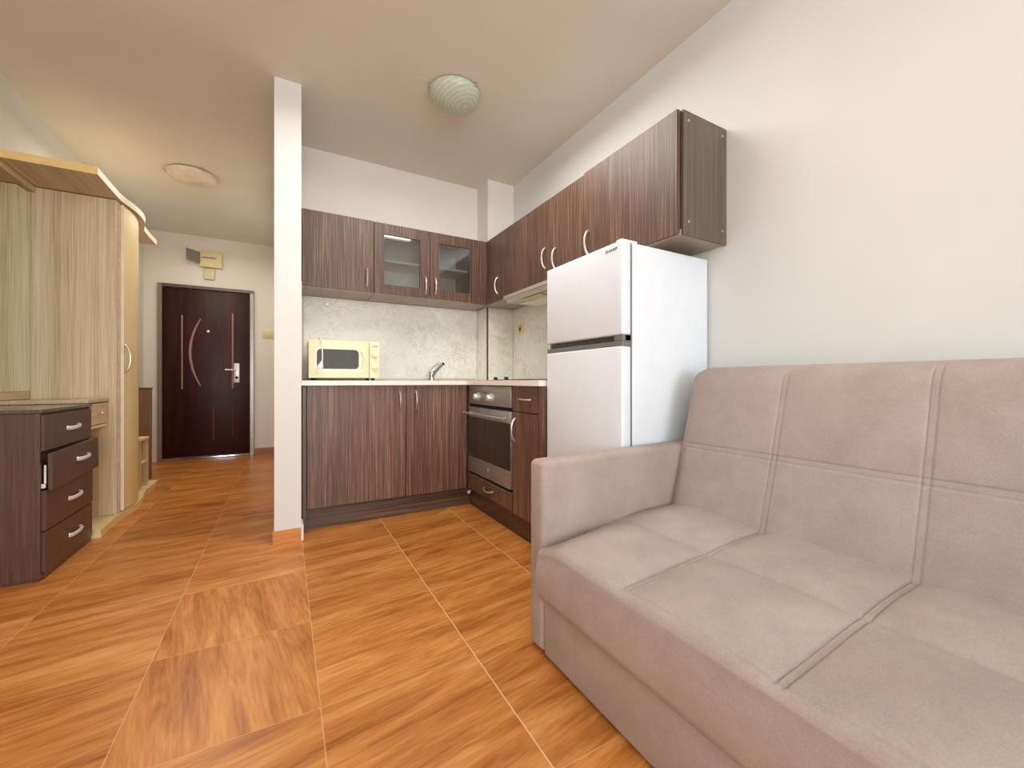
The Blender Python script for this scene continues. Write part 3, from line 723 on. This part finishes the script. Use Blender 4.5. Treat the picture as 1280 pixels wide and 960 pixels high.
# ------------------------------------------------------------------ fridge
fr = thing('refrigerator', (1.48, 1.51, 0), 'tall white two-door refrigerator between the kitchen units and the sofa', 'refrigerator')
RX0, RX1, RY0, RY1, RZ = 1.207, 1.755, 1.240, 1.790, 1.501
MB().box(1.268, RX1, RY0+.001, RY1-.001, .03, RZ-.004, .006, 3).build('fridge_body', M['white_enamel'], fr, smooth=True)
mb = MB(); mb.box(1.257, 1.269, RY0+.006, RY1-.006, .06, RZ-.012); mb.build('door_gasket', M['fridge_grey'], fr)
fd = MB().box(RX0, 1.259, RY0, RY1, 1.112, RZ, .009, 3).build('freezer_door', M['white_enamel'], fr, smooth=True)
ld = MB().box(RX0, 1.259, RY0, RY1, .06, 1.066, .009, 3).build('fridge_door', M['white_enamel'], fr, smooth=True)
gp = MB(); gp.box(RX0+.004, 1.259, RY0+.002, RY1-.002, 1.066, 1.087, .002); gp.box(RX0+.022, 1.259, RY0+.002, RY1-.002, 1.087, 1.113); gp.box(RX0+.004, 1.259, RY0+.002, RY0+.05, 1.087, 1.113, .002)
gp = gp.build('grip_strip', M['fridge_grey'], fr)
MB().box(RX0+.019, RX0+.024, RY0+.05, RY1-.02, 1.090, 1.111).build('grip_recess', M['fridge_grey_dark'], gp)
MB().box(RX0+.002, 1.300, RY0+.003, RY0+.040, RZ-.006, RZ+.007, .006, 3).build('hinge_cap', M['white_enamel'], fr, smooth=True)
for y in (RY0+.05, RY1-.05): MB().lathe([(.02, 0), (.02, .03)], (1.31, y, .001), 'Z', 14).build('foot', M['black'], fr)
for y in (RY0+.05, RY1-.05): MB().lathe([(.02, 0), (.02, .03)], (1.70, y, .001), 'Z', 14).build('foot', M['black'], fr)
cu = bpy.data.curves.new('brand_lettering', 'FONT'); cu.body = 'SHARP'; cu.size = .0185; cu.extrude = .0006; cu.align_x = 'CENTER'; cu.space_character = 1.05
tx = bpy.data.objects.new('brand_lettering', cu); COL.objects.link(tx); cu.materials.append(M['logo_grey'])
tx.matrix_basis = Matrix(((0, 0, -1, RX0-.0006), (-1, 0, 0, 1.303), (0, 1, 0, 1.466), (0, 0, 0, 1))) @ Matrix.Scale(1.25, 4, (1, 0, 0))
bpy.context.view_layer.update()
tm = bpy.data.meshes.new_from_object(tx.evaluated_get(bpy.context.evaluated_depsgraph_get()))
mtx = tx.matrix_basis.copy(); bpy.data.objects.remove(tx); bpy.data.curves.remove(cu)
tm.transform(mtx); tm.name = 'brand_lettering'; tm.materials.clear(); tm.materials.append(M['logo_grey'])
tx = bpy.data.objects.new('brand_lettering', tm); COL.objects.link(tx)
attach(tx, fd)

# ------------------------------------------------------------------ sofa
so = thing('sofa', (1.2, .2, 0), 'taupe microfibre sofa with square stitched panels against the right wall', 'sofa')
SYA, SYB = 1.137, -.72
seams = [SYA, .770, .397, .025, -.347, SYB]
def ypanel(y):
    """(0..1 inside its panel, distance to nearest inner seam)"""
    for a, b in zip(seams, seams[1:]):
        if b <= y <= a: u = (a-y)/(a-b); break
    else: u = 0
    return u, min(abs(y-s) for s in seams[1:-1])
def dome(u, p=2.2): return max(0.0, 1-abs(2*u-1)**p)
def groove(d):   # two stitched lines with a flat strip between them
    return math.exp(-((d-.0085)/.0024)**2) + .30*math.exp(-(d/.009)**2)
def sstep(x): x = min(1, max(0, x)); return x*x*(3-2*x)
ys = []
for a_, b_ in zip(seams, seams[1:]):
    off = [0, .003, .0055, .007, .0085, .010, .0115, .014, .018, .026, .034, .045, .06, .08]
    L_ = a_-b_
    seg_ = off+[.08+(L_-.16)*q/16 for q in range(1, 16)]+[L_-q for q in off[:0:-1]]
    ys += [a_-q for q in seg_]
ys.append(SYB)
# seat: profile from the bottom of the front face, over the nose, back to the hinge
prof = []
for i in range(10): z = .212+(.370-.212)*i/9; prof.append((.732-.006*math.sin(PI*i/9), z, -1, 0))
for i in range(1, 8): a = i/8*PI/2; prof.append((.752-.020*math.cos(a), .370+.018*math.sin(a), -math.cos(a), math.sin(a)))
NT_ = 130
for i in range(NT_+1):
    s = i/NT_; x = .752+(1.46-.752)*s; z = .388+.030*sstep(s*1.4)
    prof.append((x, z, 0, 1))
XS = 1.092
rows = []
for (x, z, nx, nz) in prof:
    row = []
    for y in ys:
        u, dseam = ypanel(y)
        ox = oz = 0
        if nz >= .99 or (nx < 0 and nz > 0):
            if x < XS: w = min(1, max(0, (x-.735)/(XS-.735))); px = dome(w, 2.6)
            else: w = (x-XS)/(1.46-XS); px = dome(w*.85+.0, 2.6)
            py = dome(u, 2.6)
            puff = .026*(px**.8)*(py**.8) if px > 0 and py > 0 else 0
            oz += puff
            top = sstep((x-.742)/.03)
            if 1 <= sum(1 for s in seams[1:-1]) : oz -= .0048*groove(dseam)*top
            oz -= .0045*math.exp(-((x-XS)/.006)**2)
            oz -= .0035*math.exp(-((x-.765)/.004)**2)      # front seam line
            # corner by the arm slopes down at the front
            e = min(SYA-y, y-SYB)
            oz -= .022*math.exp(-(e/.06)**2)*(1-sstep((x-.75)/.45))
            # soft dents of use
            oz -= .006*math.exp(-(((x-1.0)/.12)**2+((y-.60)/.05)**2))
            oz += .0025*math.sin(17*x+9*y)*math.sin(13*y-4*x)*px*py
        else:
            e = min(SYA-y, y-SYB)
            oz -= .022*math.exp(-(e/.06)**2)*sstep((z-.24)/.12)
            ox += .004*math.sin(9*y+1)*math.sin(PI*(z-.21)/.15)
        row.append((x+ox, y, z+oz))
    rows.append(row)
mb = MB(); V = mb.grid(rows)
bmv = mb.bm
def close(mb, rows, V, inset):
    pass
# underside + ends
lowF = [bmv.verts.new((.76, y, .205)) for y in ys]; lowB = [bmv.verts.new((1.46, y, .205)) for y in ys]
for j in range(len(ys)-1):
    bmv.faces.new((V[0][j], V[0][j+1], lowF[j+1], lowF[j])); bmv.faces.new((lowF[j], lowF[j+1], lowB[j+1], lowB[j])); bmv.faces.new((V[-1][j+1], V[-1][j], lowB[j], lowB[j+1]))
for j, f in ((0, False), (len(ys)-1, True)):
    loop = [V[i][j] for i in range(len(V))]+[lowB[j], lowF[j]]
    bmv.faces.new(loop[::-1] if f else loop)
bmesh.ops.recalc_face_normals(bmv, faces=bmv.faces[:])
mb.build('seat', M['sofa'], so, smooth=True, angle=75)
# backrest
fr_pts = dense([(1.345, .36), (1.372, .45), (1.405, .56), (1.432, .66), (1.462, .76), (1.488, .86), (1.503, .915), (1.520, .948), (1.552, .970), (1.595, .978), (1.632, .968), (1.652, .935), (1.650, .85), (1.625, .6), (1.60, .25)], 9)
ZM = .662
def resample(ps):
    out = []; fp = [Vector((p[0], 0, p[1])) for p in ps]; acc = []
    for a_, b_ in zip(fp, fp[1:]):
        m_ = max(1, int((b_-a_).length/(.0025 if abs((a_.z+b_.z)/2-ZM) < .04 and a_.x < 1.55 else .012)))
        for q in range(m_):
            p_ = a_.lerp(b_, q/m_); out.append((p_.x, p_.z))
    out.append(ps[-1]); return out
fr_pts = resample(fr_pts)
rows = []
for i, (x, z) in enumerate(fr_pts):
    a = fr_pts[max(i-1, 0)]; b = fr_pts[min(i+1, len(fr_pts)-1)]
    tx_, tz_ = b[0]-a[0], b[1]-a[1]; l = math.hypot(tx_, tz_); nx, nz = -tz_/l, tx_/l
    front = x < 1.56 and z > .3 and nx < 0
    row = []
    for y in ys:
        u, ds = ypanel(y)
        o = 0
        yy = y
        if front:
            if z < ZM: pz = dome(min(1, max(0, (z-.30)/(ZM-.30))), 2.6)
            else: pz = dome(min(1, (z-ZM)/(.99-ZM)), 2.6)
            fade = sstep((.985-z)/.05)
            e = min(SYA-y, y-SYB); ed = sstep(e/.05)
            o += .009*pz*dome(u, 3.2)
            o -= .0030*groove(ds)*fade
            if ed > 0: o -= .0030*groove(abs(z-ZM))
            o -= .012*math.exp(-(e/.02)**2)
        else:
            e = min(SYA-y, y-SYB); o -= .012*math.exp(-(e/.02)**2)
        row.append((x+nx*o, yy, z+nz*o))
    rows.append(row)
mb = MB(); V = mb.grid(rows); bmv = mb.bm
for j, f in ((0, False), (len(ys)-1, True)):
    loop = [V[i][j] for i in range(len(V))]
    bmv.faces.new(loop)
for j in range(len(ys)-1): bmv.faces.new((V[0][j+1], V[0][j], V[-1][j], V[-1][j+1]))
bmesh.ops.recalc_face_normals(bmv, faces=bmv.faces[:])
mb.build('backrest', M['sofa'], so, smooth=True, angle=75)
MB().box(.756, 1.58, SYB+.002, SYA-.002, .012, .206, .006, 3).build('base', M['sofa'], so, smooth=True)
def arm(y0, y1):
    mb = MB(); mb.box(.752, 1.60, y0, y1, .010, .650, .022, 5)
    for v in mb.bm.verts:
        v.co.z += .012*sstep((v.co.x-.75)/.8) if v.co.z > .4 else 0
    mb.build('armrest', M['sofa'], so, smooth=True, angle=80)
arm(SYA+.001, SYA+.090); arm(SYB-.090, SYB-.001)

# ------------------------------------------------------------------ ceiling lamps
def ceiling_lamp(x, y, r, hgt, mat, label):
    t = thing('ceiling_lamp', (x, y, H), label, 'ceiling lamp', 'round ceiling lamps')
    MB().lathe([(r*.8, 0), (r*.8, -.02), (r*.72, -.022)], (x, y, H), 'Z', 40).build('mount', M['white_plastic'], t, smooth=True)
    pr = []
    for i in range(14):
        a = i/13*PI/2; pr.append((r*math.cos(a), -.014-hgt*math.sin(a)**1.0))
    pr = [(r*.96, -.008), (r, -.011)] + pr[0:13] + [(0, -.014-hgt)]
    MB().lathe(pr, (x, y, H), 'Z', 48).build('lamp_shade', mat, t, smooth=True)
    for a in (60, 180, 300):
        an = math.radians(a)
        MB().box(x+r*math.cos(an)-.008, x+r*math.cos(an)+.008, y+r*math.sin(an)-.008, y+r*math.sin(an)+.008, H-.022, H-.002, .002).build('clip', M['satin'], t)
ceiling_lamp(.888, 2.295, .150, .080, M['lamp'], 'round frosted greenish ceiling lamp with carved swirls above the kitchen')
ceiling_lamp(-.665, 4.26, .170, .075, M['lamp_hall'], 'round pale ceiling lamp in the hall near the entry door')

# ------------------------------------------------------------------ camera
cam = bpy.data.cameras.new('camera'); co_ = bpy.data.objects.new('camera', cam); COL.objects.link(co_)
cam.sensor_width = 36; cam.lens = 510.9/1280*36; cam.shift_y = -3.43/1280; cam.clip_start = .02
co_.location = (0, 0, .92); co_.rotation_euler = (PI/2, 0, -math.radians(29.158))
scene.camera = co_

# ------------------------------------------------------------------ light
w = bpy.data.worlds.new('daylight'); scene.world = w; w.use_nodes = True
bg = w.node_tree.nodes['Background']; bg.inputs[0].default_value = (.86, .93, 1.0, 1); bg.inputs[1].default_value = 2.0
def area(name, loc, rot, sx, sy, power, col):
    l = bpy.data.lights.new(name, 'AREA'); l.shape = 'RECTANGLE'; l.size = sx; l.size_y = sy; l.energy = power; l.color = col
    o = bpy.data.objects.new(name, l); COL.objects.link(o); o.location = loc; o.rotation_euler = rot; return o
area('window_daylight', ((OX0+OX1)/2, YB-.25, 1.25), (PI/2, 0, 0), 2.6, 2.2, 185, (.84, .93, 1.0))
area('side_fill_light', (XL-.2, (LY0+LY1)/2, 1.5), (0, -PI/2, 0), 1.5, 2.8, 50, (.84, .93, 1.0))  # added lamp outside the unseen left opening, lowers the contrast
area('room_fill_light', (-.7, .9, H-.05), (0, 0, 0), 1.2, 1.4, 6, (.95, .98, 1.0)).data.specular_factor = 0.0  # added fill under the ceiling, no fixture here
area('kitchen_fill_light', (.75, 1.9, H-.12), (0, 0, 0), 1.0, .9, 26, (1.0, .965, .915)).data.specular_factor = 0.0  # added fill that brightens the kitchen; the ceiling lamp itself is off
area('hall_fill_light', (-.66, 4.6, H-.16), (0, 0, 0), .8, 1.6, 18, (1.0, .93, .83))  # added warm fill, hall would be too dark; its lamp is off

scene.view_settings.view_transform = 'Standard'
scene.view_settings.look = 'None'
scene.view_settings.exposure = 0.0
scene.view_settings.gamma = 1.0
scene.cycles.max_bounces = 10; scene.cycles.diffuse_bounces = 6; scene.cycles.glossy_bounces = 5
scene.cycles.caustics_reflective = False; scene.cycles.caustics_refractive = False
scene.cycles.use_denoising = True
